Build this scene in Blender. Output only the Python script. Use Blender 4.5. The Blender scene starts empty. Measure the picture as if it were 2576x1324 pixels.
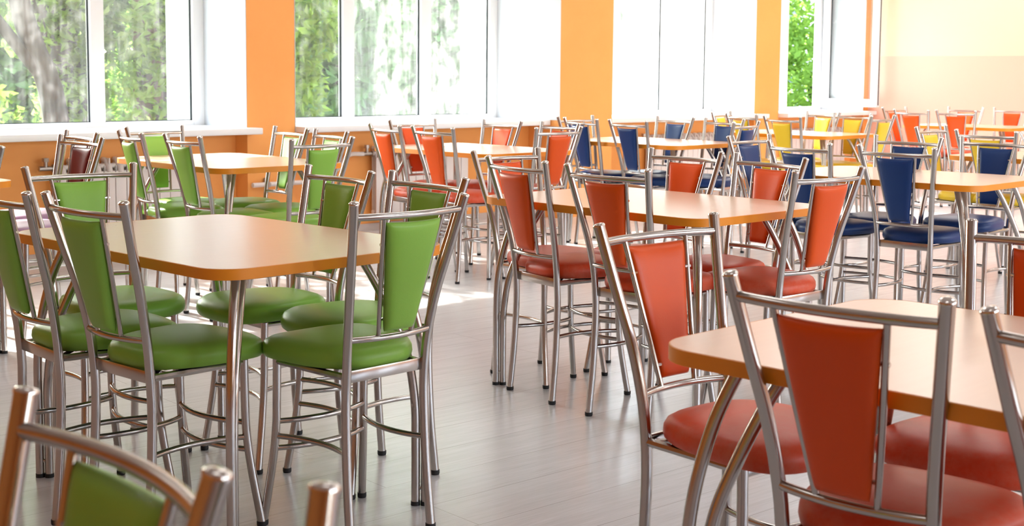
import bpy, bmesh, math, random
from mathutils import Vector, Matrix
random.seed(7)
SC = bpy.context.scene
COL = SC.collection
PI = math.pi
R = math.radians

# ------------------------------------------------------------------ helpers
def link(o, parent=None):
    COL.objects.link(o)
    if parent is not None:
        o.parent = parent
    return o

def tag(o, label=None, cat=None, group=None, kind=None):
    if label: o['label'] = label
    if cat: o['category'] = cat
    if group: o['group'] = group
    if kind: o['kind'] = kind
    return o

def empty(name, loc, rz=0.0):
    o = bpy.data.objects.new(name, None)
    o.empty_display_size = 0.1
    o.location = loc
    o.rotation_euler = (0, 0, rz)
    return link(o)

def mobj(name, bm, mat, parent=None, smooth=True, recalc=True):
    if recalc:
        bmesh.ops.recalc_face_normals(bm, faces=bm.faces[:])
    me = bpy.data.meshes.new(name)
    bm.to_mesh(me); bm.free()
    if isinstance(mat, (list, tuple)):
        for m in mat: me.materials.append(m)
    else:
        me.materials.append(mat)
    if smooth:
        me.polygons.foreach_set('use_smooth', [True] * len(me.polygons))
        try: me.set_sharp_from_angle(angle=R(42))
        except Exception: pass
    return link(bpy.data.objects.new(name, me), parent)

def box(bm, a, b, mi=0):
    x0, y0, z0 = a; x1, y1, z1 = b
    vs = [bm.verts.new(p) for p in ((x0,y0,z0),(x1,y0,z0),(x1,y1,z0),(x0,y1,z0),(x0,y0,z1),(x1,y0,z1),(x1,y1,z1),(x0,y1,z1))]
    for f in ((0,3,2,1),(4,5,6,7),(0,1,5,4),(1,2,6,5),(2,3,7,6),(3,0,4,7)):
        fc = bm.faces.new([vs[i] for i in f]); fc.material_index = mi

def bevbox(bm, a, b, r=0.004, seg=2):
    t = bmesh.new(); box(t, a, b)
    bmesh.ops.bevel(t, geom=t.edges[:], offset=r, segments=seg, affect='EDGES', profile=0.5)
    me = bpy.data.meshes.new('tmp'); t.to_mesh(me); t.free()
    bm.from_mesh(me); bpy.data.meshes.remove(me)

def spline(pts, n=6):
    P = [Vector(p) for p in pts]
    if len(P) < 3:
        return [P[0].lerp(P[1], i / n) for i in range(n + 1)]
    Q = [P[0] * 2 - P[1]] + P + [P[-1] * 2 - P[-2]]
    out = []
    for i in range(1, len(Q) - 2):
        a, b, c, d = Q[i-1:i+3]
        for k in range(n):
            t = k / n
            out.append(0.5 * ((2*b) + (c-a)*t + (2*a-5*b+4*c-d)*t*t + (3*b-a-3*c+d)*t**3))
    out.append(P[-1])
    return out

def tube(bm, pts, r, seg=12, caps=True):
    pts = [Vector(p) for p in pts]
    rings = []
    up = None
    for i, p in enumerate(pts):
        t = (pts[min(i+1, len(pts)-1)] - pts[max(i-1, 0)]).normalized()
        if up is None:
            up = Vector((0,0,1)) if abs(t.z) < .9 else Vector((1,0,0))
        n = (up - t * up.dot(t)).normalized(); up = n
        b = t.cross(n)
        rr = r[i] if isinstance(r, (list, tuple)) else r
        rings.append([bm.verts.new(p + (n * math.cos(2*PI*k/seg) + b * math.sin(2*PI*k/seg)) * rr) for k in range(seg)])
    for i in range(len(rings)-1):
        for k in range(seg):
            bm.faces.new((rings[i][k], rings[i][(k+1)%seg], rings[i+1][(k+1)%seg], rings[i+1][k]))
    if caps:
        bm.faces.new(rings[0][::-1]); bm.faces.new(rings[-1])

def copy_tree(o, parent=None):
    c = o.copy(); COL.objects.link(c)
    if parent is not None: c.parent = parent
    for ch in o.children: copy_tree(ch, c)
    return c

# ------------------------------------------------------------------ materials
def newmat(name):
    m = bpy.data.materials.new(name); m.use_nodes = True
    nt = m.node_tree; nt.nodes.clear()
    out = nt.nodes.new('ShaderNodeOutputMaterial')
    return m, nt, out

def N(nt, typ, **kw):
    n = nt.nodes.new(typ)
    for k, v in kw.items():
        if k.startswith('i_'):
            key = k[2:]
            n.inputs[int(key) if key.isdigit() else key.replace('_', ' ')].default_value = v
        else: setattr(n, k, v)
    return n

def L(nt, a, ao, b, bi):
    nt.links.new(a.outputs[ao], b.inputs[bi])

def ramp(nt, stops):
    n = nt.nodes.new('ShaderNodeValToRGB')
    e = n.color_ramp.elements
    while len(e) < len(stops): e.new(0.5)
    for x, (p, c) in zip(e, stops):
        x.position = p; x.color = (*c, 1) if len(c) == 3 else c
    return n

def principled(name, col, rough=0.5, metal=0.0, bump=None, vary=None, spec=None, coat=0.0):
    """bump=(scale,strength,detail); vary=(scale, second colour, lo, hi)"""
    m, nt, out = newmat(name)
    p = N(nt, 'ShaderNodeBsdfPrincipled')
    p.inputs['Base Color'].default_value = (*col, 1)
    p.inputs['Roughness'].default_value = rough
    p.inputs['Metallic'].default_value = metal
    if spec is not None: p.inputs['Specular IOR Level'].default_value = spec
    if coat: p.inputs['Coat Weight'].default_value = coat
    L(nt, p, 0, out, 0)
    tc = N(nt, 'ShaderNodeTexCoord')
    if vary:
        nz = N(nt, 'ShaderNodeTexNoise', i_Scale=vary[0], i_Detail=6.0, i_Roughness=0.65)
        L(nt, tc, 'Object', nz, 'Vector')
        rp = ramp(nt, [(vary[2], col), (vary[3], vary[1])])
        L(nt, nz, 0, rp, 0); L(nt, rp, 0, p, 'Base Color')
    if bump:
        nb = N(nt, 'ShaderNodeTexNoise', i_Scale=bump[0], i_Detail=bump[2])
        L(nt, tc, 'Object', nb, 'Vector')
        b = N(nt, 'ShaderNodeBump', i_Strength=bump[1], i_Distance=0.002)
        L(nt, nb, 0, b, 'Height'); L(nt, b, 0, p, 'Normal')
    return m

def vinyl(name, col, rough=0.34, worn=None):
    m, nt, out = newmat(name)
    p = N(nt, 'ShaderNodeBsdfPrincipled')
    p.inputs['Base Color'].default_value = (*col, 1)
    p.inputs['Roughness'].default_value = rough; p.inputs['Specular IOR Level'].default_value = 0.30
    tc = N(nt, 'ShaderNodeTexCoord')
    v = N(nt, 'ShaderNodeTexVoronoi', i_Scale=420.0)
    L(nt, tc, 'Object', v, 'Vector')
    b = N(nt, 'ShaderNodeBump', i_Strength=0.12, i_Distance=0.0008)
    L(nt, v, 0, b, 'Height'); L(nt, b, 0, p, 'Normal')
    if worn:
        oi = N(nt, 'ShaderNodeObjectInfo')
        add = N(nt, 'ShaderNodeVectorMath', operation='ADD')
        sc = N(nt, 'ShaderNodeVectorMath', operation='SCALE'); sc.inputs['Scale'].default_value = 9.0
        cb = N(nt, 'ShaderNodeCombineXYZ')
        L(nt, oi, 'Random', cb, 0); L(nt, oi, 'Random', cb, 1)
        L(nt, cb, 0, sc, 0); L(nt, tc, 'Object', add, 0); L(nt, sc, 0, add, 1)
        nz = N(nt, 'ShaderNodeTexNoise', i_Scale=5.0, i_Detail=9.0, i_Roughness=0.72)
        L(nt, add, 0, nz, 'Vector')
        rp = ramp(nt, [(0.42, col), (0.72, worn)])
        L(nt, nz, 0, rp, 0)
        L(nt, rp, 0, p, 'Base Color')
        rr = ramp(nt, [(0.35, (rough,)*3), (0.7, (rough+.16,)*3)])
        L(nt, nz, 0, rr, 0); L(nt, rr, 0, p, 'Roughness')
    L(nt, p, 0, out, 0)
    return m

M = {}
M['chrome'] = principled('polished steel tube', (0.48, 0.455, 0.435), 0.18, 1.0)
M['chrome_bright'] = principled('bright chrome', (0.66, 0.64, 0.62), 0.10, 1.0)
M['rubber'] = principled('black rubber', (0.012, 0.012, 0.013), 0.6)
M['backing'] = principled('dark staple cloth', (0.02, 0.02, 0.02), 0.9)
M['green'] = vinyl('green vinyl', (0.255, 0.51, 0.075))
M['red'] = vinyl('orange red vinyl', (0.72, 0.084, 0.006))
M['red_worn'] = vinyl('worn orange red vinyl', (0.68, 0.064, 0.014), 0.33, (0.66, 0.19, 0.12))
M['blue'] = vinyl('navy vinyl', (0.006, 0.034, 0.145))
M['yellow'] = vinyl('yellow vinyl', (0.80, 0.54, 0.03))
M['maroon'] = vinyl('maroon vinyl', (0.16, 0.012, 0.018))
M['maroon_sheen'] = vinyl('mauve vinyl', (0.40, 0.25, 0.37))  # maroon seats, with the pale reflected sheen mixed into the base colour
M['white'] = principled('white window plastic', (0.83, 0.83, 0.84), 0.3)
M['seal'] = principled('dark glazing gasket', (0.02, 0.03, 0.035), 0.5)
M['reveal'] = principled('white plaster reveal', (0.63, 0.655, 0.685), 0.7, bump=(60, .15, 4))
M['radiator'] = principled('cream radiator enamel', (0.74, 0.68, 0.66), 0.35)
M['radiator_gap'] = principled('radiator inner fins', (0.45, 0.42, 0.41), 0.5)
M['brass'] = principled('dull valve metal', (0.42, 0.38, 0.35), 0.35, 1.0)
M['ceiling'] = principled('ceiling white paint', (0.82, 0.81, 0.79), 0.9)
M['orange'] = principled('orange wall paint', (0.90, 0.385, 0.10), 0.55, bump=(140, .12, 5),
                         vary=(2.2, (0.87, 0.365, 0.09), .4, .65))
M['edge'] = principled('orange edge band', (0.80, 0.27, 0.012), 0.4)
M['skirt'] = principled('grey skirting', (0.55, 0.47, 0.43), 0.5)

def mat_table():
    m, nt, out = newmat('beech laminate')
    p = N(nt, 'ShaderNodeBsdfPrincipled'); p.inputs['Roughness'].default_value = 0.33; p.inputs['Coat Weight'].default_value = 0.7; p.inputs['Coat Roughness'].default_value = 0.25
    tc = N(nt, 'ShaderNodeTexCoord'); mp = N(nt, 'ShaderNodeMapping')
    mp.inputs['Scale'].default_value = (1.2, 26.0, 26.0)
    L(nt, tc, 'Object', mp, 0)
    nz = N(nt, 'ShaderNodeTexNoise', i_Scale=2.4, i_Detail=5.0, i_Roughness=0.6)
    L(nt, mp, 0, nz, 'Vector')
    rp = ramp(nt, [(0.2, (0.77, 0.50, 0.345)), (0.8, (0.80, 0.54, 0.385))])
    L(nt, nz, 0, rp, 0)
    # small dark specks of wear
    v = N(nt, 'ShaderNodeTexVoronoi', i_Scale=9.0); L(nt, tc, 'Object', v, 'Vector')
    sp = N(nt, 'ShaderNodeMath', operation='LESS_THAN'); sp.inputs[1].default_value = 0.02
    L(nt, v, 'Distance', sp, 0)
    mx = N(nt, 'ShaderNodeMix', data_type='RGBA'); mx.inputs['B'].default_value = (0.12, 0.06, 0.04, 1)
    L(nt, sp, 0, mx, 'Factor'); L(nt, rp, 0, mx, 'A')
    L(nt, mx, 'Result', p, 'Base Color')
    L(nt, p, 0, out, 0)
    return m
M['table'] = mat_table()

def mat_floor():
    m, nt, out = newmat('pale wood plank floor')
    p = N(nt, 'ShaderNodeBsdfPrincipled'); p.inputs['Specular IOR Level'].default_value = 0.75
    tc = N(nt, 'ShaderNodeTexCoord'); rot = N(nt, 'ShaderNodeMapping')
    rot.inputs['Rotation'].default_value = (0, 0, R(3.2)); rot.inputs['Location'].default_value = (0.3, 0.06, 0)
    L(nt, tc, 'Object', rot, 0)
    br = N(nt, 'ShaderNodeTexBrick', offset=0.37, i_Scale=1.0)
    br.inputs['Brick Width'].default_value = 2.6; br.inputs['Row Height'].default_value = 0.215
    br.inputs['Mortar Size'].default_value = 0.0011; br.inputs['Mortar Smooth'].default_value = 0.2
    br.inputs['Color1'].default_value = (0.0, 0.0, 0.0, 1); br.inputs['Color2'].default_value = (1, 1, 1, 1)
    br.inputs['Mortar'].default_value = (0.5, 0.5, 0.5, 1)
    L(nt, rot, 0, br, 'Vector')
    mp = N(nt, 'ShaderNodeMapping'); mp.inputs['Scale'].default_value = (1.0, 13.0, 1.0)
    L(nt, rot, 0, mp, 0)
    # plank-wise shift of the grain
    off = N(nt, 'ShaderNodeVectorMath', operation='SCALE'); off.inputs['Scale'].default_value = 7.0
    L(nt, br, 'Color', off, 0)
    ad = N(nt, 'ShaderNodeVectorMath', operation='ADD'); L(nt, mp, 0, ad, 0); L(nt, off, 0, ad, 1)
    g1 = N(nt, 'ShaderNodeTexNoise', i_Scale=2.6, i_Detail=8.0, i_Roughness=0.68, i_Distortion=0.5)
    L(nt, ad, 0, g1, 'Vector')
    rp = ramp(nt, [(0.12, (0.54, 0.535, 0.55)), (0.55, (0.64, 0.64, 0.66)), (0.8, (0.68, 0.685, 0.705))])
    L(nt, g1, 0, rp, 0)
    # fine grain
    mp2 = N(nt, 'ShaderNodeMapping'); mp2.inputs['Scale'].default_value = (4.0, 120.0, 1.0); L(nt, rot, 0, mp2, 0)
    g2 = N(nt, 'ShaderNodeTexNoise', i_Scale=1.6, i_Detail=4.0); L(nt, mp2, 0, g2, 'Vector')
    rp2 = ramp(nt, [(0.3, (0.90, 0.89, 0.88)), (0.65, (1, 1, 1))]); L(nt, g2, 0, rp2, 0)
    mu = N(nt, 'ShaderNodeMix', data_type='RGBA', blend_type='MULTIPLY'); mu.inputs['Factor'].default_value = 1
    L(nt, rp, 0, mu, 'A'); L(nt, rp2, 0, mu, 'B')
    # seams
    mx = N(nt, 'ShaderNodeMix', data_type='RGBA'); mx.inputs['B'].default_value = (0.27, 0.235, 0.215, 1)
    sf = N(nt, 'ShaderNodeMath', operation='MULTIPLY'); sf.inputs[1].default_value = 0.75
    L(nt, br, 'Fac', sf, 0); L(nt, sf, 0, mx, 'Factor'); L(nt, mu, 'Result', mx, 'A')
    L(nt, mx, 'Result', p, 'Base Color')
    # scuffed gloss
    g3 = N(nt, 'ShaderNodeTexNoise', i_Scale=1.7, i_Detail=7.0, i_Roughness=0.62); L(nt, tc, 'Object', g3, 'Vector')
    rr = ramp(nt, [(0.25, (0.215,)*3), (0.75, (0.262,)*3)]); L(nt, g3, 0, rr, 0); L(nt, rr, 0, p, 'Roughness')
    bp = N(nt, 'ShaderNodeBump', i_Strength=0.10, i_Distance=0.001); L(nt, g2, 0, bp, 'Height'); L(nt, bp, 0, p, 'Normal')
    L(nt, p, 0, out, 0)
    return m
M['floor'] = mat_floor()

def mat_twotone():
    m, nt, out = newmat('two tone wall paint')
    p = N(nt, 'ShaderNodeBsdfPrincipled'); p.inputs['Roughness'].default_value = 0.5
    ge = N(nt, 'ShaderNodeNewGeometry'); sx = N(nt, 'ShaderNodeSeparateXYZ')
    L(nt, ge, 'Position', sx, 0)
    gt = N(nt, 'ShaderNodeMath', operation='GREATER_THAN'); gt.inputs[1].default_value = 1.44
    L(nt, sx, 'Z', gt, 0)
    mx = N(nt, 'ShaderNodeMix', data_type='RGBA')
    mx.inputs['A'].default_value = (0.91, 0.56, 0.44, 1); mx.inputs['B'].default_value = (0.87, 0.72, 0.52, 1)
    L(nt, gt, 0, mx, 'Factor'); L(nt, mx, 'Result', p, 'Base Color'); L(nt, p, 0, out, 0)
    return m
M['twotone'] = mat_twotone()

def mat_glass(name, dust, tint, streak=0.5):
    """window pane: clear, a little reflective, with a film of dust that scatters the light"""
    m, nt, out = newmat(name)
    tr = N(nt, 'ShaderNodeBsdfTransparent'); tr.inputs[0].default_value = (*tint, 1)
    gl = N(nt, 'ShaderNodeBsdfGlossy'); gl.inputs['Roughness'].default_value = 0.02
    lw = N(nt, 'ShaderNodeFresnel'); lw.inputs['IOR'].default_value = 1.45
    fm = N(nt, 'ShaderNodeMath', operation='MULTIPLY'); fm.inputs[1].default_value = 0.6; L(nt, lw, 0, fm, 0)
    m1 = N(nt, 'ShaderNodeMixShader'); L(nt, fm, 0, m1, 0); L(nt, tr, 0, m1, 1); L(nt, gl, 0, m1, 2)
    tl = N(nt, 'ShaderNodeBsdfTranslucent'); tl.inputs[0].default_value = (0.93, 0.95, 0.97, 1)
    tc = N(nt, 'ShaderNodeTexCoord')
    mp = N(nt, 'ShaderNodeMapping'); mp.inputs['Scale'].default_value = (5.0, 1.0, 0.7); L(nt, tc, 'Object', mp, 0)
    nz = N(nt, 'ShaderNodeTexNoise', i_Scale=2.6, i_Detail=8.0, i_Roughness=0.68); L(nt, mp, 0, nz, 'Vector')
    mp2 = N(nt, 'ShaderNodeMapping'); mp2.inputs['Scale'].default_value = (14.0, 1.0, 1.1); L(nt, tc, 'Object', mp2, 0)
    n2 = N(nt, 'ShaderNodeTexNoise', i_Scale=2.0, i_Detail=5.0, i_Roughness=0.6); L(nt, mp2, 0, n2, 'Vector')
    av = N(nt, 'ShaderNodeMath', operation='MULTIPLY_ADD'); av.inputs[1].default_value = 0.55
    h = N(nt, 'ShaderNodeMath', operation='MULTIPLY'); h.inputs[1].default_value = 0.45
    L(nt, n2, 0, h, 0); L(nt, nz, 0, av, 0); L(nt, h, 0, av, 2)
    mr = N(nt, 'ShaderNodeMapRange'); mr.inputs['From Min'].default_value = 0.38; mr.inputs['From Max'].default_value = 0.64
    mr.inputs['To Min'].default_value = dust * (1 - streak); mr.inputs['To Max'].default_value = min(.97, dust * (1 + streak))
    L(nt, av, 0, mr, 0)
    m2 = N(nt, 'ShaderNodeMixShader'); L(nt, mr, 0, m2, 0); L(nt, m1, 0, m2, 1); L(nt, tl, 0, m2, 2)
    L(nt, m2, 0, out, 0)
    return m
M['glass_a'] = mat_glass('lightly dusty glass', 0.05, (0.93, 0.97, 0.96), 0.7)
M['glass_b'] = mat_glass('dusty glass', 0.15, (0.92, 0.97, 0.97), 0.6)
M['glass_c'] = mat_glass('very dusty glass', 0.26, (0.93, 0.97, 0.98), 0.5)
M['glass_d'] = mat_glass('cleaner glass', 0.06, (0.93, 0.97, 0.97), 0.6)

def leafmat(name, col, trans):
    m, nt, out = newmat(name)
    d = N(nt, 'ShaderNodeBsdfDiffuse'); t = N(nt, 'ShaderNodeBsdfTranslucent')
    oi = N(nt, 'ShaderNodeNewGeometry')
    nz = N(nt, 'ShaderNodeTexNoise', i_Scale=1.3, i_Detail=3.0)
    tc = N(nt, 'ShaderNodeTexCoord'); L(nt, tc, 'Object', nz, 'Vector')
    rp = ramp(nt, [(0.3, [c*.65 for c in col]), (0.7, [min(1, c*1.25) for c in col])]); L(nt, nz, 0, rp, 0)
    rq = ramp(nt, [(0.3, [c*.7 for c in trans]), (0.7, [min(1, c*1.2) for c in trans])]); L(nt, nz, 0, rq, 0)
    L(nt, rp, 0, d, 0); L(nt, rq, 0, t, 0)
    mx = N(nt, 'ShaderNodeMixShader'); mx.inputs[0].default_value = 0.5
    L(nt, d, 0, mx, 1); L(nt, t, 0, mx, 2); L(nt, mx, 0, out, 0)
    return m
M['leaf'] = leafmat('green leaves', (0.15, 0.27, 0.06), (0.27, 0.46, 0.08))
M['leaf2'] = leafmat('bluish green leaves', (0.13, 0.25, 0.11), (0.22, 0.40, 0.16))
M['bark'] = principled('grey brown bark', (0.012, 0.012, 0.011), 0.9, bump=(14, .8, 8), vary=(6, (0.030, 0.030, 0.026), .35, .7))
M['bark2'] = principled('reddish bark', (0.05, 0.034, 0.022), 0.9, bump=(14, .8, 8), vary=(6, (0.09, 0.06, 0.04), .35, .7))
M['ground'] = principled('dry lawn', (0.10, 0.13, 0.05), 0.95, vary=(1.2, (0.22, 0.20, 0.13), .4, .65))
M['facade'] = principled('pale facade render', (0.62, 0.64, 0.68), 0.8, vary=(1.0, (0.56, 0.58, 0.62), .4, .7))
M['facade_glass'] = principled('dark window glass', (0.10, 0.14, 0.20), 0.1)
M['asphalt'] = principled('path asphalt', (0.30, 0.29, 0.28), 0.9)

# ------------------------------------------------------------------ camera (measured from the photograph)
FPX, CY, CAMH = 3384.07, 503.22, 1.2331
right = Vector((0.7126299902903007, -0.7014917323052446, 0.008236895424429))
down = Vector((-0.06073230727121372, -0.07338518968705898, -0.9954527617060035))
fwd = Vector((0.6989063483703384, 0.708889246245125, -0.09489969844871883))
cam = bpy.data.cameras.new('camera'); co = bpy.data.objects.new('camera', cam); COL.objects.link(co)
mw = Matrix.Identity(4)
for i in range(3):
    mw[i][0] = right[i]; mw[i][1] = -down[i]; mw[i][2] = -fwd[i]
mw[2][3] = CAMH
co.matrix_world = mw
cam.sensor_fit = 'HORIZONTAL'; cam.sensor_width = 36.0
cam.lens = FPX * 36.0 / 2576.0
cam.shift_y = -(662.0 - CY) / 2576.0
cam.clip_start = 0.05; cam.clip_end = 300
cam.dof.use_dof = True; cam.dof.focus_distance = 4.2; cam.dof.aperture_fstop = 8.0
SC.camera = co

# ------------------------------------------------------------------ room shell
WY, NY, FY, OY = 8.0, 8.147, 8.54, 8.92      # pier face, niche face, frame plane, outer face
XE, XW, YS, CZ = 13.5, -4.2, -4.6, 3.25
ST, SB, WT = 0.83, 0.785, 2.72               # sill top, sill underside, window head
WINS = [(2.30, 5.28), (5.69, 8.225), (8.89, 11.32), (11.75, 13.40)]

bm = bmesh.new(); box(bm, (XW-.3, YS-.5, -.2), (XE+.3, OY, 0.0))
tag(mobj('floor', bm, M['floor'], smooth=False), 'pale grey wood plank floor running under all the tables', 'floor', kind='structure')
bm = bmesh.new(); box(bm, (XW-.3, YS-.5, CZ), (XE+.3, OY, CZ+.25))
tag(mobj('ceiling', bm, M['ceiling'], smooth=False), 'plain white ceiling above the dining room', 'ceiling', kind='structure')

bm = bmesh.new()
edges = [XW] + [v for w in WINS for v in w] + [XE + .3]
for i in range(0, len(edges), 2):            # piers between the windows
    x0, x1 = edges[i], edges[i+1]
    y0 = 7.78 if i == 4 else WY
    if i == 4:
        box(bm, (x0 + .003, y0, 0), (x1, OY, CZ))
    else:
        box(bm, (x0 + (.003 if i else 0), y0, 0), (x1 - .003, OY if i < 8 else FY + .075, CZ))
for x0, x1 in WINS:                          # niche walls under the sills, lintels above
    box(bm, (x0 - .002, NY, 0), (x1 + .002, OY, SB + .03))
    box(bm, (x0 - .002, WY, WT), (x1 + .002, OY, CZ))
wn = tag(mobj('wall_north', bm, M['orange'], smooth=False), 'orange wall of piers and radiator niches between the windows', 'wall', kind='structure')

bm = bmesh.new(); box(bm, (XE, YS-.4, 0), (XE+.3, WY, CZ))
tag(mobj('wall_east', bm, M['twotone'], smooth=False), 'end wall painted pale yellow above and peach below', 'wall', kind='structure')
bm = bmesh.new(); box(bm, (XW-.3, YS-.4, 0), (XW, OY, CZ))
tag(mobj('wall_west', bm, M['orange'], smooth=False), 'plain orange wall closing the near end of the room', 'wall', kind='structure')
# opposite wall with a row of big openings
SW = [(1.6, 3.0), (3.8, 6.6), (7.4, 10.2), (11.0, 13.0)]
bm = bmesh.new()
e2 = [XW] + [v for w in SW for v in w] + [XE]
for i in range(0, len(e2), 2): box(bm, (e2[i], YS-.4, 0), (e2[i+1], YS, CZ))
for x0, x1 in SW:
    box(bm, (x0-.001, YS-.4, 0), (x1+.001, YS, .9)); box(bm, (x0-.001, YS-.4, 2.75), (x1+.001, YS, CZ))
tag(mobj('wall_south', bm, M['orange'], smooth=False), 'orange wall with window openings facing the radiator wall', 'wall', kind='structure')

# skirting along the niche and pier feet
bm = bmesh.new()
for i, (x0, x1) in enumerate(WINS): box(bm, (x0, NY-.012, 0), (x1, NY, .055))
tag(mobj('baseboard_north', bm, M['skirt'], smooth=False), 'low grey skirting strip under the radiators', 'baseboard', kind='structure')

def win_box(x0, x1, z0, z1, y0=FY, y1=FY+.07, r=.006):
    b = bmesh.new(); bevbox(b, (x0, y0, z0), (x1, y1, z1), r); return b

def window(idx, x0, x1, mull, glass, label, sill_ext, sill_y=7.88, left_depth=WY):
    w = tag(empty('window_%d' % idx, (x0, FY, ST)), label, 'window', kind='structure')
    inv = Matrix.Translation((-x0, -FY, -ST))
    def part(name, b, mat, parent=w, smooth=True):
        if parent is w:
            bmesh.ops.transform(b, matrix=inv, verts=b.verts[:])
        else:
            bmesh.ops.transform(b, matrix=inv, verts=b.verts[:])
        return mobj(name, b, mat, parent, smooth)
    # reveal lining: sides, head (inner and outer)
    b = bmesh.new()
    box(b, (x1-.004, WY-.001 if idx != 2 else 7.779, ST), (x1+.001, FY+.002, WT)); box(b, (x0-.001, left_depth-.001, ST), (x0+.004, FY+.002, WT))
    box(b, (x0, WY-.001, WT-.004), (x1, FY, WT+.001))
    part('reveal', b, M['reveal'], smooth=False)
    b = bmesh.new()
    if idx < 4: box(b, (x1-.075, FY+.07, ST-.02), (x1+.001, OY+.02, WT))
    box(b, (x0-.001, FY+.07, ST-.02), (x0+.075, OY+.02, WT)); box(b, (x0, FY+.07, WT-.05), (x1, OY+.02, WT))
    box(b, (x0, FY+.07, ST-.05), (x1, OY+.08, ST+.005))
    part('outer_reveal', b, M['reveal'], smooth=False)
    # frame
    fw, zb = 0.09, ST + .035
    b = bmesh.new()
    bevbox(b, (x0, FY, ST-.01), (x0+fw, FY+.07, WT), .006); bevbox(b, (x1-fw, FY, ST-.01), (x1, FY+.07, WT), .006)
    bevbox(b, (x0+fw, FY, ST-.01), (x1-fw, FY+.07, zb), .006); bevbox(b, (x0+fw, FY, WT-fw), (x1-fw, FY+.07, WT), .006)
    part('frame', b, M['white'])
    for (a, c) in mull:
        part('mullion', win_box(a, c, zb, WT-fw), M['white'])
    es = [x0+fw] + [v for mm in mull for v in mm] + [x1-fw]
    for i in range(0, len(es), 2):
        a, c = es[i], es[i+1]
        mat = glass[i//2] if isinstance(glass, list) else glass
        if mat is None: continue
        b = bmesh.new()
        vs = [b.verts.new(p) for p in ((a, FY+.035, zb), (c, FY+.035, zb), (c, FY+.035, WT-fw), (a, FY+.035, WT-fw))]
        b.faces.new(vs)
        pn = part('pane', b, M[mat], smooth=False)
        b = bmesh.new()   # dark gasket strips around the glass
        g = .012
        box(b, (a, FY+.03, zb), (a+g, FY+.04, WT-fw)); box(b, (c-g, FY+.03, zb), (c, FY+.04, WT-fw))
        box(b, (a, FY+.03, zb), (c, FY+.04, zb+.006))
        part('gasket', b, M['seal'], pn, smooth=False)
    b = bmesh.new()
    bevbox(b, (x0 - sill_ext[0], sill_y, SB), (x1 + sill_ext[1], WY + .0005 if max(sill_ext) > 0 else WY, ST), .007, 3)
    box(b, (x0+.001, WY, SB), (x1-.001, FY+.01, ST))
    part('sill', b, M['white'])
    return w

window(1, *WINS[0], [(3.30, 3.40), (4.40, 4.50)], 'glass_a', 'window over the ribbed radiator, wide clear panes with tree trunks outside', (0, .055))
window(2, *WINS[1], [(6.54, 6.65), (7.35, 7.46)], ['glass_a', 'glass_b', 'glass_b'], 'three-pane window with hazy dusty glass between the two orange piers', (-.002, -.004), left_depth=WY)
window(3, *WINS[2], [(9.70, 9.80), (10.50, 10.61)], 'glass_c', 'window with glaring white dusty panes behind the navy chairs', (0, .10))
w4 = window(4, *WINS[3], [(12.58, 12.70)], ['glass_c', None], 'window standing open beside the peach and yellow end wall', (0, .095))
# the open casement of window 4, swung square into the room
sx0, sx1, sy1, sy0, z0, z1 = 13.325, 13.385, 8.50, 7.79, ST+.045, WT-.09
inv4 = Matrix.Translation((-WINS[3][0], -FY, -ST))
b = bmesh.new(); f = .085
bevbox(b, (sx0, sy0, z0), (sx1, sy0+f, z1), .006); bevbox(b, (sx0, sy1-f, z0), (sx1, sy1, z1), .006)
bevbox(b, (sx0, sy0+f, z0), (sx1, sy1-f, z0+f), .006); bevbox(b, (sx0, sy0+f, z1-f), (sx1, sy1-f, z1), .006)
bmesh.ops.transform(b, matrix=inv4, verts=b.verts[:])
sash = mobj('casement', b, M['white'], w4)
b = bmesh.new(); xm = (sx0+sx1)/2
b.faces.new([b.verts.new(p) for p in ((xm, sy0+f, z0+f), (xm, sy1-f, z0+f), (xm, sy1-f, z1-f), (xm, sy0+f, z1-f))])
bmesh.ops.transform(b, matrix=inv4, verts=b.verts[:])
mobj('pane', b, M['glass_d'], sash, False)
b = bmesh.new()
box(b, (xm-.006, sy0+f, z0+f), (xm+.006, sy0+f+.01, z1-f)); box(b, (xm-.006, sy1-f-.01, z0+f), (xm+.006, sy1-f, z1-f))
box(b, (sx0+.018, sy0-.004, z0+.02), (sx0+.034, sy0+.001, z1-.02))
bmesh.ops.transform(b, matrix=inv4, verts=b.verts[:])
mobj('gasket', b, M['seal'], sash, False)

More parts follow.
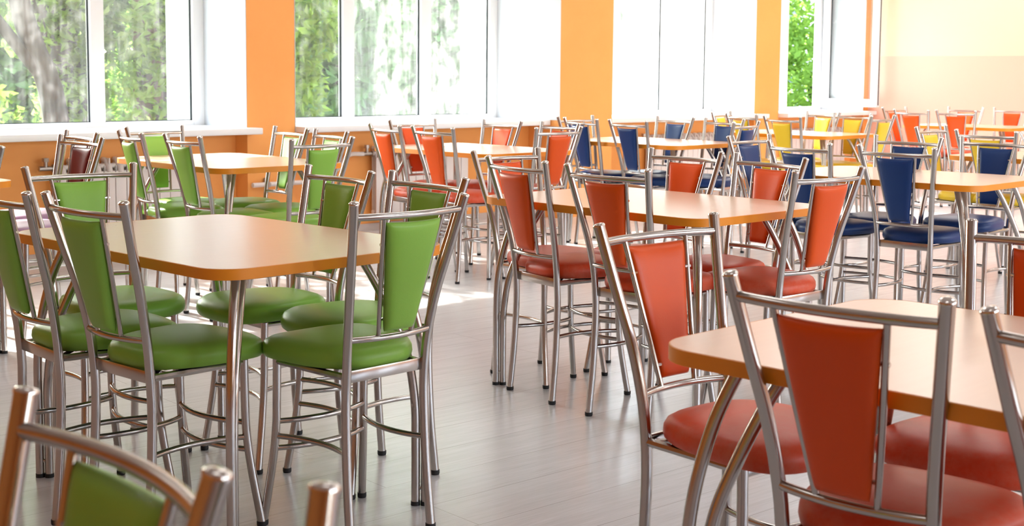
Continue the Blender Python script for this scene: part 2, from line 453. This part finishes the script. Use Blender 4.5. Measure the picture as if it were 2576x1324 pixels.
# ------------------------------------------------------------------ radiators
def radiator(x0, n, label, valve_left=True):
    pitch, ztop, zb, yf, yb = .080, .655, .10, 8.045, 8.135
    r = tag(empty('radiator', (x0, 8.09, 0)), label, 'radiator', 'radiators in the window niches')
    def sect():
        b = bmesh.new()
        # front plate, waisted core fins, hooded top channel
        bevbox(b, (.002, -.045, .0+zb), (pitch-.002, -.030, ztop-.085), .004)
        for k in range(3):
            bevbox(b, (.012, -.026+.022*k, zb+.03), (pitch-.012, -.018+.022*k, ztop-.05), .003)
        box(b, (.034, -.04, zb+.02), (.046, .045, ztop-.02))
        tube(b, spline([(pitch/2, -.040, ztop-.10), (pitch/2, -.034, ztop-.066), (pitch/2, -.008, ztop-.05), (pitch/2, .04, ztop-.046)], 5), .021, 10)
        tube(b, spline([(pitch/2, -.018, ztop-.06), (pitch/2, -.006, ztop-.034), (pitch/2, .014, ztop-.020), (pitch/2, .045, ztop-.016)], 5), .018, 10)
        tube(b, [(0, .0, ztop-.055), (pitch, .0, ztop-.055)], .017, 10)
        tube(b, [(0, .0, zb+.05), (pitch, .0, zb+.05)], .017, 10)
        bevbox(b, (.036, -.043, ztop-.09), (.044, .04, ztop-.002), .002)
        return b
    first = mobj('section', sect(), M['radiator'], r)
    for k in range(1, n):
        c = first.copy(); COL.objects.link(c); c.parent = r; c.location = (k*pitch, 0, 0)
    b = bmesh.new()
    tube(b, [(-.10, 0, ztop-.055), (-.005, 0, ztop-.055)], .016, 10)
    tube(b, [(-.055, 0, ztop-.055), (-.055, 0, ztop-.01)], .014, 10); tube(b, [(-.055, 0, ztop-.012), (-.055, 0, ztop+.012)], .022, 8)
    tube(b, [(-.012, 0, ztop-.055), (.004, 0, ztop-.055)], .026, 6)
    v = mobj('valve', b, M['brass'], r)
    return r
radiator(3.90, 12, 'cream ribbed radiator behind the maroon chairs', True)
radiator(6.47, 12, 'cream ribbed radiator with a valve, behind the chairs of the window-side red table')
radiator(9.75, 13, 'cream radiator in the niche behind the navy chairs by the windows')
radiator(12.00, 14, 'cream radiator below the open window, behind the yellow chairs')
# pipe that runs along the wall, round pier and niches
pz = .60
b = bmesh.new()
tube(b, [(5.30, 7.965, .425), (5.72, 7.965, .425)], .017, 10); tube(b, spline([(5.70, 7.965, .425), (5.86, 7.975, .425), (5.98, 8.06, .43), (6.14, 8.09, .50), (6.24, 8.09, .595), (6.38, 8.09, .60)], 6), .017, 10)
pp = tag(mobj('heating_pipe', b, M['radiator']), 'white heating pipe along the orange pier to the radiator', 'pipe')
b = bmesh.new(); tube(b, [(5.42, 7.985, .425), (5.42, 7.985, .47)], .012, 8); tube(b, [(5.42, 8.0, .425), (5.42, 7.94, .425)], .02, 10)
mobj('bracket', b, M['brass'], pp)

# ------------------------------------------------------------------ chairs
YO = .25     # mesh y offset: origin under the seat, back posts at y = -YO
def P(x, y, z): return Vector((x, y - YO, z))
POST = [(.185, .000, .908), (.166, .0335, .78), (.1475, .066, .66), (.1365, .088, .55), (.1325, .098, .46), (.1325, .102, .36), (.1345, .094, .18), (.1375, .078, .012)]

def post_bm(s):
    b = bmesh.new(); tube(b, spline([P(s*x, y, z) for x, y, z in POST], 5), .0125, 14); return b
def cap_bm(s):
    b = bmesh.new(); d = (P(s*.185, 0, .908) - P(s*.166, .0335, .78)).normalized(); p = P(s*.185, 0, .908)
    tube(b, [p - d*.001, p + d*.002, p + d*.005, p + d*.0065], [.0134, .0134, .011, .004], 14); return b
def foot_bm(x, y, r):
    b = bmesh.new(); tube(b, [P(x, y, 0), P(x, y, .004), P(x, y, .014)], [r+.0005, r+.0018, r+.0018], 14); return b
def fleg_bm(s):
    b = bmesh.new()
    tube(b, spline([P(s*.150, .375, .462), P(s*.150, .377, .36), P(s*.151, .380, .27), P(s*.157, .390, .17), P(s*.171, .413, .012)], 5), .0115, 14); return b
def bow(p0, p1, off, r, n=10):
    p0, p1, off = Vector(p0), Vector(p1), Vector(off)
    b = bmesh.new(); tube(b, [p0.lerp(p1, t/n) + off * (1 - (2*t/n - 1)**2) for t in range(n+1)], r, 12); return b
def pad_bm():
    # upholstered trapezoid, wide at the top, following the bow of the rails
    b = bmesh.new(); nu, nv, T = 14, 22, .0165
    def pt(u, v, side):
        hw = .0470 + (.0905 - .0470) * ((v + 1) / 2)
        z = .568 + (.855 - .568) * ((v + 1) / 2)
        x = hw * u
        if v > 0: z += .0025 * (u*u) * v**6
        k = (z - .55) / (.873 - .55)
        yb = .088 + (.0125 - .088) * k - .026 * (1 - min(1, (x / .16)**2)) - .007
        e = max(0, (1 - abs(u)**7)) ** .5 * max(0, (1 - abs(v)**14)) ** .5
        return P(x, yb + side * (T * e), z)
    vs = {}
    for side in (-1, 1):
        for i in range(nu+1):
            for j in range(nv+1):
                u = math.sin((-1 + 2*i/nu) * PI/2); v = math.sin((-1 + 2*j/nv) * PI/2)
                rim = i in (0, nu) or j in (0, nv)
                k = (0 if rim else side, i, j)
                if k not in vs: vs[k] = b.verts.new(pt(u, v, 0 if rim else side))
    for side in (-1, 1):
        g = lambda i, j: vs[(0 if (i in (0, nu) or j in (0, nv)) else side, i, j)]
        for i in range(nu):
            for j in range(nv): b.faces.new((g(i,j), g(i+1,j), g(i+1,j+1), g(i,j+1)))
    return b
def seat_bm():
    b = bmesh.new(); n = 56
    cy, hd = .285, .182
    def outline(t, s):
        c, q = math.cos(t), math.sin(t); e = 2/3.4
        x = abs(c)**e * (1 if c >= 0 else -1); y = abs(q)**e * (1 if q >= 0 else -1)
        hw = .158 + .036 * (y + 1) / 2
        if y < -.2: hw -= .014 * (-(y + .2) / .8)
        yy = cy + hd * y + (.012 * (1 - x*x) if y > 0 else 0)
        cx = 0
        return (cx + hw * x * s, cy + (yy - cy) * s)
    prof = [(.90, .468), (.955, .466), (.985, .472), (1.0, .484), (.992, .498), (.955, .510), (.88, .5175), (.70, .5225), (.40, .5255), (.15, .5265)]
    rings = []
    for s, z in prof:
        ring = []
        for k in range(n):
            x, y = outline(2*PI*k/n, s)
            zz = z - .006 * max(0, (y - .36) / .1)**2 - .004*max(0, (.16 - y)/.06)
            ring.append(b.verts.new(P(x, y, zz)))
        rings.append(ring)
    for i in range(len(rings)-1):
        for k in range(n): b.faces.new((rings[i][k], rings[i][(k+1)%n], rings[i+1][(k+1)%n], rings[i+1][k]))
    b.faces.new(rings[0][::-1]); b.faces.new(rings[-1])
    return b
def frame_bm():
    b = bmesh.new()
    bevbox(b, (-.134, .099-YO, .436), (.134, .107-YO, .468), .001)
    bevbox(b, (-.146, .366-YO, .440), (.146, .376-YO, .466), .001)
    for s in (-1, 1):
        tube(b, [P(s*.131, .10, .452), P(s*.149, .37, .456)], .010, 8)
    for s in (-1, 1):        # flat diagonal braces under the seat
        d = bmesh.new(); p0, p1 = P(s*.118, .115, .456), P(-s*.138, .36, .459)
        tube(d, [p0, p1], .011, 4)
        bmesh.ops.scale(d, vec=(1, 1, .35), space=Matrix.Translation((0, 0, -.457)), verts=d.verts[:])
        me = bpy.data.meshes.new('t'); d.to_mesh(me); d.free(); b.from_mesh(me); bpy.data.meshes.remove(me)
    return b
def staple_bm():
    b = bmesh.new()
    n = 40; cy, hd = .285, .165
    vs = []
    for k in range(n):
        t = 2*PI*k/n; c, q = math.cos(t), math.sin(t); e = 2/3.4
        x = abs(c)**e*(1 if c >= 0 else -1); y = abs(q)**e*(1 if q >= 0 else -1)
        vs.append((x*(.143+.034*(y+1)/2), cy+hd*y))
    lo = [b.verts.new(P(x, y, .4655 - .002*(k % 2))) for k, (x, y) in enumerate(vs)]; hi = [b.verts.new(P(x, y, .470)) for x, y in vs]
    for k in range(n): b.faces.new((lo[k], lo[(k+1)%n], hi[(k+1)%n], hi[k]))
    b.faces.new(lo[::-1]); b.faces.new(hi)
    return b

def make_chair(pad_mat, seat_mat):
    c = empty('dining_chair', (0, 0, 0))
    st = mobj('seat', seat_bm(), M[seat_mat], c)
    mobj('underlay', staple_bm(), M['backing'], st)
    mobj('seat_frame', frame_bm(), M['chrome'], c)
    pd = mobj('back_pad', pad_bm(), M[pad_mat], c)
    for s in (-1, 1):
        for z, x in ((.80, .089), (.60, .058)):
            k = (z-.55)/(.873-.55); y = .088+(.0125-.088)*k - .020
            b = bmesh.new(); tube(b, [P(s*(x-.012), y, z), P(s*(x+.006), y, z)], .004, 6)
            mobj('clip', b, M['chrome_bright'], pd)
    for s in (-1, 1):
        k = 1
        bt = -.028*(1-(.098/.178)**2); bb = -.026*(1-(.060/.136)**2)
        b = bmesh.new(); tube(b, [P(s*.098, .010+bt, .873), P(s*.076, .05+(bt+bb)/2, .71), P(s*.0535, .088+bb, .552)], .0062, 10)
        mobj('back_rod', b, M['chrome'], c)
    mobj('top_rail', bow(P(-.178, .0100, .873), P(.178, .0100, .873), (0, -.028, 0), .0092, 14), M['chrome'], c)
    mobj('lower_rail', bow(P(-.136, .088, .55), P(.136, .088, .55), (0, -.026, 0), .0085, 14), M['chrome'], c)
    for s in (-1, 1):
        l = mobj('rear_leg', post_bm(s), M['chrome'], c)
        mobj('end_cap', cap_bm(s), M['chrome_bright'], l)
        mobj('rubber_foot', foot_bm(s*.1375, .078, .0125), M['rubber'], l)
        l = mobj('front_leg', fleg_bm(s), M['chrome'], c)
        mobj('rubber_foot', foot_bm(s*.171, .413, .0115), M['rubber'], l)
    for z, x, y in ((.29, .151, .379), (.215, .154, .385)):
        mobj('stretcher', bow(P(-x, y, z), P(x, y, z), (0, -.038, 0), .0078), M['chrome'], c)
    for s in (-1, 1):
        mobj('stretcher', bow(P(s*.152, .382, .25), P(s*.1337, .099, .25), (-s*.032, 0, 0), .0078), M['chrome'], c)
    return c

# ------------------------------------------------------------------ tables
TL, TW, TZ = 1.111, .775, .75
def rrect(hx, hy, r, n=9):
    pts = []
    for cx, cy, a0 in ((hx-r, hy-r, 0), (-hx+r, hy-r, PI/2), (-hx+r, -hy+r, PI), (hx-r, -hy+r, 3*PI/2)):
        for k in range(n+1):
            a = a0 + PI/2*k/n; pts.append((cx+r*math.cos(a), cy+r*math.sin(a)))
    return pts
def make_table():
    t = empty('dining_table', (0, 0, 0))
    b = bmesh.new(); pts = rrect(TW/2-.0015, TL/2-.0015, .095)
    lo = [b.verts.new((x, y, TZ-.027)) for x, y in pts]; hi = [b.verts.new((x, y, TZ)) for x, y in pts]
    n = len(pts)
    for k in range(n): b.faces.new((lo[k], lo[(k+1)%n], hi[(k+1)%n], hi[k]))
    b.faces.new(lo[::-1]); b.faces.new(hi)
    top = mobj('tabletop', b, M['table'], t)
    b = bmesh.new(); o = rrect(TW/2, TL/2, .0965); inn = rrect(TW/2-.003, TL/2-.003, .0935)
    prof = [(inn, TZ-.0285), (o, TZ-.0275), (o, TZ-.001), (inn, TZ+.0003)]
    rg = [[b.verts.new((x, y, z)) for x, y in pp_] for pp_, z in prof]
    for i in range(4):
        a, c = rg[i], rg[(i+1)%4]
        for k in range(n): b.faces.new((a[k], a[(k+1)%n], c[(k+1)%n], c[k]))
    mobj('edge_band', b, M['edge'], top)
    for sx in (-1, 1):
        for sy in (-1, 1):
            fx, fy = sx*.326, sy*.505
            d = Vector((-sx, -sy, 0)).normalized()
            def q(o_, z): return Vector((fx, fy, z)) + d*o_
            b = bmesh.new()
            tube(b, spline([q(0, .012), q(0, .20), q(.001, .36), q(.014, .48), q(.048, .61), q(.098, .7225)], 6), .0128, 14)
            tube(b, spline([q(.0275, .012), q(.0275, .18), q(.030, .30), q(.050, .43), q(.092, .54), q(.140, .64), q(.188, .7225)], 6), .0128, 14)
            tube(b, [q(.004, .05), q(.024, .05)], .006, 8)
            l = mobj('leg', b, M['chrome'], t)
            b = bmesh.new()
            for o_ in (0, .0275): tube(b, [q(o_, 0), q(o_, .012)], .0136, 14)
            mobj('rubber_foot', b, M['rubber'], l)
    return t

PROTO = {}
def chair(col, loc, rz, label, group):
    key = {'green': ('green', 'green'), 'red': ('red', 'red_worn'), 'blue': ('blue', 'blue'), 'yellow': ('yellow', 'yellow'), 'maroon': ('maroon', 'maroon_sheen')}[col]
    if col not in PROTO:
        o = PROTO[col] = make_chair(*key)
    else:
        o = copy_tree(PROTO[col])
    o.location = loc; o.rotation_euler = (0, 0, rz)
    return tag(o, label, 'chair', group)

TABLES = {
 'G1': ((2.116, 3.329), 'green', 'dining table nearest the camera among green chairs, its bare top seen whole', 'middle green table'),
 'R1': ((3.946, 3.254), 'red', 'dining table ringed by six red chairs, in the middle of the room', 'middle red table'),
 'R0': ((2.227, 0.964), 'red', 'peach-topped table cut by the frame edge, nearest of the red-chair tables', 'nearest red table'),
 'B1': ((5.932, 3.313), 'blue', 'dining table with navy chairs, behind the middle red table', 'middle navy table'),
 'Y1': ((7.99, 3.42), 'yellow', 'table among yellow chairs, partly hidden behind the nearer navy chairs', 'half-hidden yellow table'),
 'M2': ((2.14, 6.13), 'maroon', 'table whose one rounded corner shows before the maroon chairs', 'maroon table'),
 'G2': ((3.959, 6.187), 'green', 'sun-dappled table among green chairs beside the orange pier', 'window-side green table'),
 'R2': ((5.786, 6.234), 'red', 'white-gleaming table among red chairs below the three-pane window', 'window-side red table'),
 'BF': ((7.421, 6.149), 'blue', 'white-gleaming table among navy chairs below the glaring window', 'window-side navy table'),
 'YF': ((9.50, 6.30), 'yellow', 'white-gleaming table among yellow chairs near the open window', 'window-side yellow table'),
 'RF': ((12.30, 6.15), 'red', 'orange-edged table among pale red chairs by the two-tone end wall', 'end-wall red table'),
}
TP = None
for k, ((x, y), colr, lab, short) in TABLES.items():
    if TP is None: TP = o = make_table()
    else: o = copy_tree(TP)
    o.location = (x, y, 0); o.rotation_euler = (0, 0, R({'G1': 1.4, 'R1': -1.2, 'B1': 1.2, 'G2': -.8}.get(k, 0)))
    tag(o, lab, 'table', 'orange-edged dining tables')

CH = {'G1_BL': (2.112, 4.188, -95.2), 'G1_FLa': (1.546, 3.532, -2.8), 'G1_FLb': (1.592, 3.146, 3.5), 'G1_FR': (2.201, 2.595, 90.8), 'G1_BRa': (2.7, 3.551, 176.5), 'G1_BRb': (2.754, 3.168, 177.1),
 'R1_BL': (3.903, 3.995, -90.6), 'R1_FLa': (3.51, 3.542, -9.8), 'R1_FLb': (3.462, 3.051, -0.3), 'R1_BRa': (4.477, 3.505, 180.1), 'R1_BRb': (4.449, 3.062, 170.9), 'R1_FR': (3.992, 2.504, 85.6),
 'R0_BL': (2.31, 1.88, -93.7), 'R0_FLa': (1.782, 1.107, 2.9), 'R0_FLb': (1.766, 0.662, 0.0), 'R0_BRa': (2.829, 1.221, 180.0),
 'B1_FLb': (5.499, 3.107, 1.7), 'B1_FLa': (5.465, 3.602, -5.9), 'B1_BRa': (6.451, 3.578, 182.6), 'B1_BRb': (6.698, 3.216, 180.0), 'B1_BL': (5.843, 4.156, -89.1),
 'Y1_BL': (7.864, 4.206, -90.5), 'Y1_FLb': (7.534, 3.68, 0.4),
 'G2_BL': (3.875, 6.793, -84.1), 'G2_FLb': (3.468, 5.82, -4.1), 'G2_FLa': (3.454, 6.304, -11.0), 'G2_FR': (3.851, 5.192, 92.5), 'G2_BRa': (4.417, 6.25, 173.3), 'G2_BRb': (4.397, 5.852, 170.2),
 'R2_FLb': (5.146, 5.881, -2.2), 'R2_FLa': (5.149, 6.324, -10.4), 'R2_BL': (5.809, 6.84, -94.1), 'R2_BRa': (6.224, 6.412, 177.6), 'R2_BRb': (6.287, 5.942, 173.1), 'R2_FR': (5.748, 5.44, 88.5),
 'BF_FLb': (6.978, 5.964, -7.1), 'BF_FLa': (6.983, 6.404, -10.0), 'BF_BL': (7.311, 6.755, -90.2), 'BF_BRa': (7.859, 6.258, 174.0), 'BF_BRb': (7.859, 5.809, 173.8), 'BF_FR': (7.486, 5.349, 99.1),
 'YF_FLb': (8.726, 5.907, -8.4), 'YF_FLa': (8.95, 6.45, -14.4), 'YF_BL': (9.295, 6.906, -77.3), 'YF_BRa': (10.137, 6.44, 169.9), 'YF_BRb': (9.94, 6.03, 175.0), 'YF_FR': (9.594, 5.546, 92.1),
 'RF_BL': (12.16, 6.907, -97.0), 'RF_FLa': (11.48, 6.346, -6.0), 'RF_FLb': (11.658, 5.991, 6.0), 'RF_BRa': (12.927, 6.538, 180.9), 'RF_BRb': (13.075, 6.119, 180.0),
 'M2_BRb': (3.258, 6.44, 176.7), 'M2_BRa': (3.031, 5.996, 183.8), 'M2_FR': (2.188, 5.382, 90.0),
 'G0_BRa': (0.579, 1.101, 178.2), 'G0_BRb': (0.614, 0.643, 180.0)}
CN = {'green': 'green', 'red': 'red', 'blue': 'navy', 'yellow': 'yellow', 'maroon': 'maroon'}
SIDE = {'BL': 'at the window end of', 'FR': 'at the end farthest from the windows of',
        'FLa': 'back turned to us, nearer the windows, at', 'FLb': 'back turned to us, farther from the windows, at',
        'BRa': 'pad facing us across, nearer the windows, at', 'BRb': 'pad facing us across, farther from the windows, at'}
SPECIAL = {'G0_BRa': 'blurred green chair cut off by the bottom of the frame, nearest of all',
           'G0_BRb': 'chair of which only one blurred post tip rises from the bottom edge',
           'M2_FR': 'chair of which one steel post tip shows at the frame edge, before the maroon chairs',
           'M2_BRa': 'maroon-backed chair in front of the radiator, the nearer of the close pair',
           'M2_BRb': 'maroon-backed chair close behind another one, before the cream radiator',
           'R0_FLb': 'red chair cut by the frame edge, one leaning post over the peach table'}
for k, (x, y, phi) in CH.items():
    t, s = k.split('_')
    col = TABLES[t][1] if t in TABLES else 'green'
    short = TABLES[t][3] if t in TABLES else 'table out of the frame'
    a = R(phi); d = (math.cos(a), math.sin(a))
    lab = SPECIAL.get(k) or '%s chair %s the %s' % (CN[col], SIDE[s], short)
    chair(col, (x + d[0]*YO, y + d[1]*YO, 0), a - PI/2, lab, '%s chairs of the %s' % (CN[col], short))

# ------------------------------------------------------------------ outside
GZ = -.75
bm = bmesh.new(); box(bm, (-40, OY+.02, GZ-.3), (90, 90, GZ))
tag(mobj('ground', bm, M['ground'], smooth=False), 'dry grassy ground outside the windows', 'ground', kind='structure')

def leaf_cloud(blobs, count, size, rng):
    """many small folded leaves scattered through ellipsoids (cx,cy,cz, rx,ry,rz, weight)"""
    b = bmesh.new(); tot = sum(q[6] for q in blobs)
    for (cx, cy, cz, rx, ry, rz, w) in blobs:
        for _ in range(int(count * w / tot)):
            while True:
                u = Vector((rng.uniform(-1,1), rng.uniform(-1,1), rng.uniform(-1,1)))
                if .15 < u.length < 1: break
            c = Vector((cx + u.x*rx, cy + u.y*ry, cz + u.z*rz))
            s = size * rng.uniform(.6, 1.3)
            ax = Vector((rng.uniform(-1,1), rng.uniform(-1,1), rng.uniform(-.9,.2))).normalized()
            sd = ax.cross(Vector((rng.uniform(-1,1), rng.uniform(-1,1), rng.uniform(-1,1)))).normalized()
            nn = ax.cross(sd) * .18
            p0 = b.verts.new(c - ax*s*.5); p1 = b.verts.new(c + sd*s*.26 + nn*s); p2 = b.verts.new(c + ax*s*.6); p3 = b.verts.new(c - sd*s*.26 + nn*s)
            b.faces.new((p0, p1, p2)); b.faces.new((p0, p2, p3))
    return b
def trunk_bm(paths):
    b = bmesh.new()
    for pts, r0, r1 in paths:
        s = spline(pts, 5); tube(b, s, [r0 + (r1-r0)*i/(len(s)-1) for i in range(len(s))], 10)
    return b
def tree(name, loc, trunk_paths, blobs, count, size, mat, bark, label, cat='tree', group=None, seed=1):
    t = tag(empty(name, loc), label, cat, group)
    rng = random.Random(seed)
    if trunk_paths: mobj('trunk', trunk_bm(trunk_paths), M[bark], t)
    mobj('foliage', leaf_cloud(blobs, count, size, rng), M[mat], t, smooth=False, recalc=False)
    return t
TG = 'trees outside the windows'
tree('leaning_tree', (5.30, 11.2, GZ), [([(.25,0,-.1), (.12,0,1.6), (-.05,.05,2.2), (-.16,.1,2.7), (-.5,.2,4.6)], .12, .08), ([(.02,0,1.9), (-.5,.1,2.6), (-1.2,.2,3.6)], .06, .04)],
     [(-.75,.7,2.5,.5,.5,.8,.8), (.35,.8,2.9,.5,.5,.9,1.0), (-1.7,.3,3.9,1.3,1.0,1.3,2.2), (-.6,.4,1.5,.6,.5,.5,.6), (.1,.5,4.3,1.2,1.0,.9,1.0)], 4600, .13, 'leaf', 'bark', 'tree with a slim leaning dark trunk seen through the first window', group=TG, seed=3)
tree('broad_tree', (5.90, 12.0, GZ), [([(.3,0,-.1), (.16,0,1.6), (-.02,0,2.2), (-.2,0,2.7), (-.5,.1,4.2)], .21, .16), ([(-.05,0,2.3), (.4,.1,3.0), (.9,.3,4.6)], .10, .06)],
     [(.45,-.2,2.6,.45,.4,.9,1.4), (-.5,.3,3.0,.6,.5,.6,1.0), (.7,.2,1.5,.5,.4,.6,.7), (.3,0,4.8,1.8,1.5,1.3,1.2)], 4200, .12, 'leaf', 'bark', 'tree with a thick grey trunk behind the leaning one', group=TG, seed=5)
tree('ivy_tree', (6.42, 11.4, GZ), [([(.05,0,-.1), (.02,0,1.2), (.04,.05,2.6), (-.05,.1,4.4)], .15, .12), ([(.34,.15,-.1), (.34,.15,2.2), (.4,.2,4.6)], .12, .10)],
     [(-.08,-.22,2.0,.26,.2,.9,.45), (.32,-.15,2.7,.3,.3,.4,.6), (-.45,.3,2.9,.4,.4,.9,1.2), (0,.2,5.0,1.7,1.4,1.2,1.1), (-.5,.5,1.6,.35,.4,.6,.7)], 4200, .12, 'leaf', 'bark2', 'tree with a reddish trunk wrapped in leaves, beside the window frame', group=TG, seed=8)
tree('bushy_tree', (8.4, 16.5, GZ), [([(0,0,-.1), (.1,0,2), (0,0,4)], .22, .12)], [(0,0,3.4,2.0,1.2,2.8,3), (-.9,.4,1.7,1.2,1.0,1.6,1.2)], 9500, .22, 'leaf2', 'bark', 'bluish green tree filling the gap behind the first window trunks', group=TG, seed=9)
tree('bushy_tree', (11.7, 15.6, GZ), [([(0,0,-.1), (.1,0,2), (0,0,4)], .22, .12)], [(0,0,3.6,1.5,1.2,3.2,3), (.4,.4,1.7,1.1,1.0,1.6,1.2)], 8000, .22, 'leaf2', 'bark', 'bushy tree behind the left panes of the hazy three-pane window', group=TG, seed=12)
tree('young_tree', (8.65, 11.6, GZ), [([(-.4,.5,-.1), (-.3,.4,2), (-.2,.3,4)], .12, .07)], [(-.32,-.1,2.7,.35,.4,.8,1.2), (-.25,.2,1.7,.3,.4,.5,.6), (.2,.2,4.7,1.8,1.4,1.2,1.1)], 2600, .13, 'leaf', 'bark', 'bright leafy branches close outside the hazy three-pane window', group=TG, seed=14)
tree('bushy_tree', (15.1, 16.6, GZ), [([(0,0,-.1), (.1,0,2), (0,0,4)], .22, .12)], [(0,0,3.6,1.5,1.2,3.2,3), (-.5,.4,2.0,1.1,1.0,1.7,1.2)], 8000, .22, 'leaf2', 'bark', 'pale tree behind the right pane of the hazy three-pane window', group=TG, seed=17)
tree('bushy_tree', (20.3, 17.6, GZ), [([(0,0,-.1), (.1,0,2), (0,0,4)], .22, .12)], [(0,0,3.4,1.7,1.4,3.0,3)], 6500, .22, 'leaf2', 'bark', 'faint tree lost in the glare of the whitest window', group=TG, seed=21)
tree('shrub', (22.3, 14.5, GZ), [([(0,0,-.1), (.1,0,1), (0,0,2)], .08, .04)], [(0,0,1.6,1.7,1.1,1.5,3), (-.5,.3,3.0,1.0,.7,1.0,.9)], 5000, .16, 'leaf', 'bark', 'bright green shrub seen through the open window', cat='shrub', seed=23)

# a pale block of flats far off
bd = tag(empty('apartment_building', (58, 40, GZ)), 'pale blue-grey block of flats above the shrub, through the open window', 'building')
b = bmesh.new(); box(b, (-9, 0, 0), (9, 9, 15)); box(b, (-9.3, -.4, 15), (9.3, 9.3, 15.4))
mobj('facade', b, M['facade'], bd, False)
for fl in range(5):
    for k in range(6):
        b = bmesh.new(); x = -7.6 + k*2.9; z = 1.2 + fl*2.8
        box(b, (x, -.03, z), (x+1.3, .05, z+1.5))
        mobj('window', b, M['facade_glass'], bd, False)

# ------------------------------------------------------------------ light
world = bpy.data.worlds.new('world'); SC.world = world; world.use_nodes = True
nt = world.node_tree; nt.nodes.clear()
out = nt.nodes.new('ShaderNodeOutputWorld'); bg = nt.nodes.new('ShaderNodeBackground')
sky = nt.nodes.new('ShaderNodeTexSky'); sky.sky_type = 'NISHITA'; sky.sun_disc = False
sky.sun_elevation = R(36); sky.air_density = 1.0; sky.dust_density = 2.5; sky.ozone_density = 1.0
SUN = Vector((-0.01, -0.85, -0.62)).normalized()
sky.sun_rotation = math.atan2(-SUN.x, -SUN.y)
hs = nt.nodes.new('ShaderNodeHueSaturation'); hs.inputs['Saturation'].default_value = 0.55
nt.links.new(sky.outputs[0], hs.inputs['Color']); nt.links.new(hs.outputs[0], bg.inputs[0])
bg.inputs[1].default_value = 2.1
nt.links.new(bg.outputs[0], out.inputs[0])

sl = bpy.data.lights.new('sun', 'SUN'); sl.energy = 24.0; sl.angle = R(.55); sl.color = (1.0, .95, .87)
so = bpy.data.objects.new('sun', sl); COL.objects.link(so)
so.rotation_euler = SUN.to_track_quat('-Z', 'Y').to_euler(); so.location = (20, 20, 15)

def portal(x0, x1, z0, z1, y, south=False):
    l = bpy.data.lights.new('window_portal', 'AREA'); l.shape = 'RECTANGLE'; l.size = x1-x0; l.size_y = z1-z0
    l.cycles.is_portal = True
    o = bpy.data.objects.new('window_portal', l); COL.objects.link(o)
    o.location = ((x0+x1)/2, y, (z0+z1)/2)
    o.rotation_euler = (R(-90), 0, 0) if not south else (R(90), 0, 0)
for x0, x1 in WINS: portal(x0, x1, ST, WT, OY+.03)
for x0, x1 in SW: portal(x0, x1, .9, 2.75, YS-.41, True)

# added fill lights without fixtures, in rows under the ceiling (above the picture)
for i, x in enumerate((-2.2, 0.9, 4.0, 7.1, 10.0, 12.3)):
    for y in (-2.6, 0.6, 3.6, 6.5):
        l = bpy.data.lights.new('ceiling_fill', 'AREA'); l.shape = 'RECTANGLE'; l.size = 1.2; l.size_y = .6
        l.energy = (0.8, 5.5, 14.0, 20.0, 24.0, 25.0)[i]; l.color = (1.0, .975, .95)
        o = bpy.data.objects.new('ceiling_fill', l); COL.objects.link(o); o.location = (x, y, CZ - .03)

SC.view_settings.view_transform = 'Standard'; SC.view_settings.look = 'None'
SC.view_settings.exposure = 0.1; SC.view_settings.gamma = 1.0
SC.view_settings.use_curve_mapping = False
SC.cycles.use_denoising = True
SC.cycles.max_bounces = 8; SC.cycles.diffuse_bounces = 5; SC.cycles.glossy_bounces = 4
SC.cycles.transmission_bounces = 4; SC.cycles.transparent_max_bounces = 8
SC.cycles.sample_clamp_indirect = 8.0; SC.cycles.caustics_reflective = False; SC.cycles.caustics_refractive = False
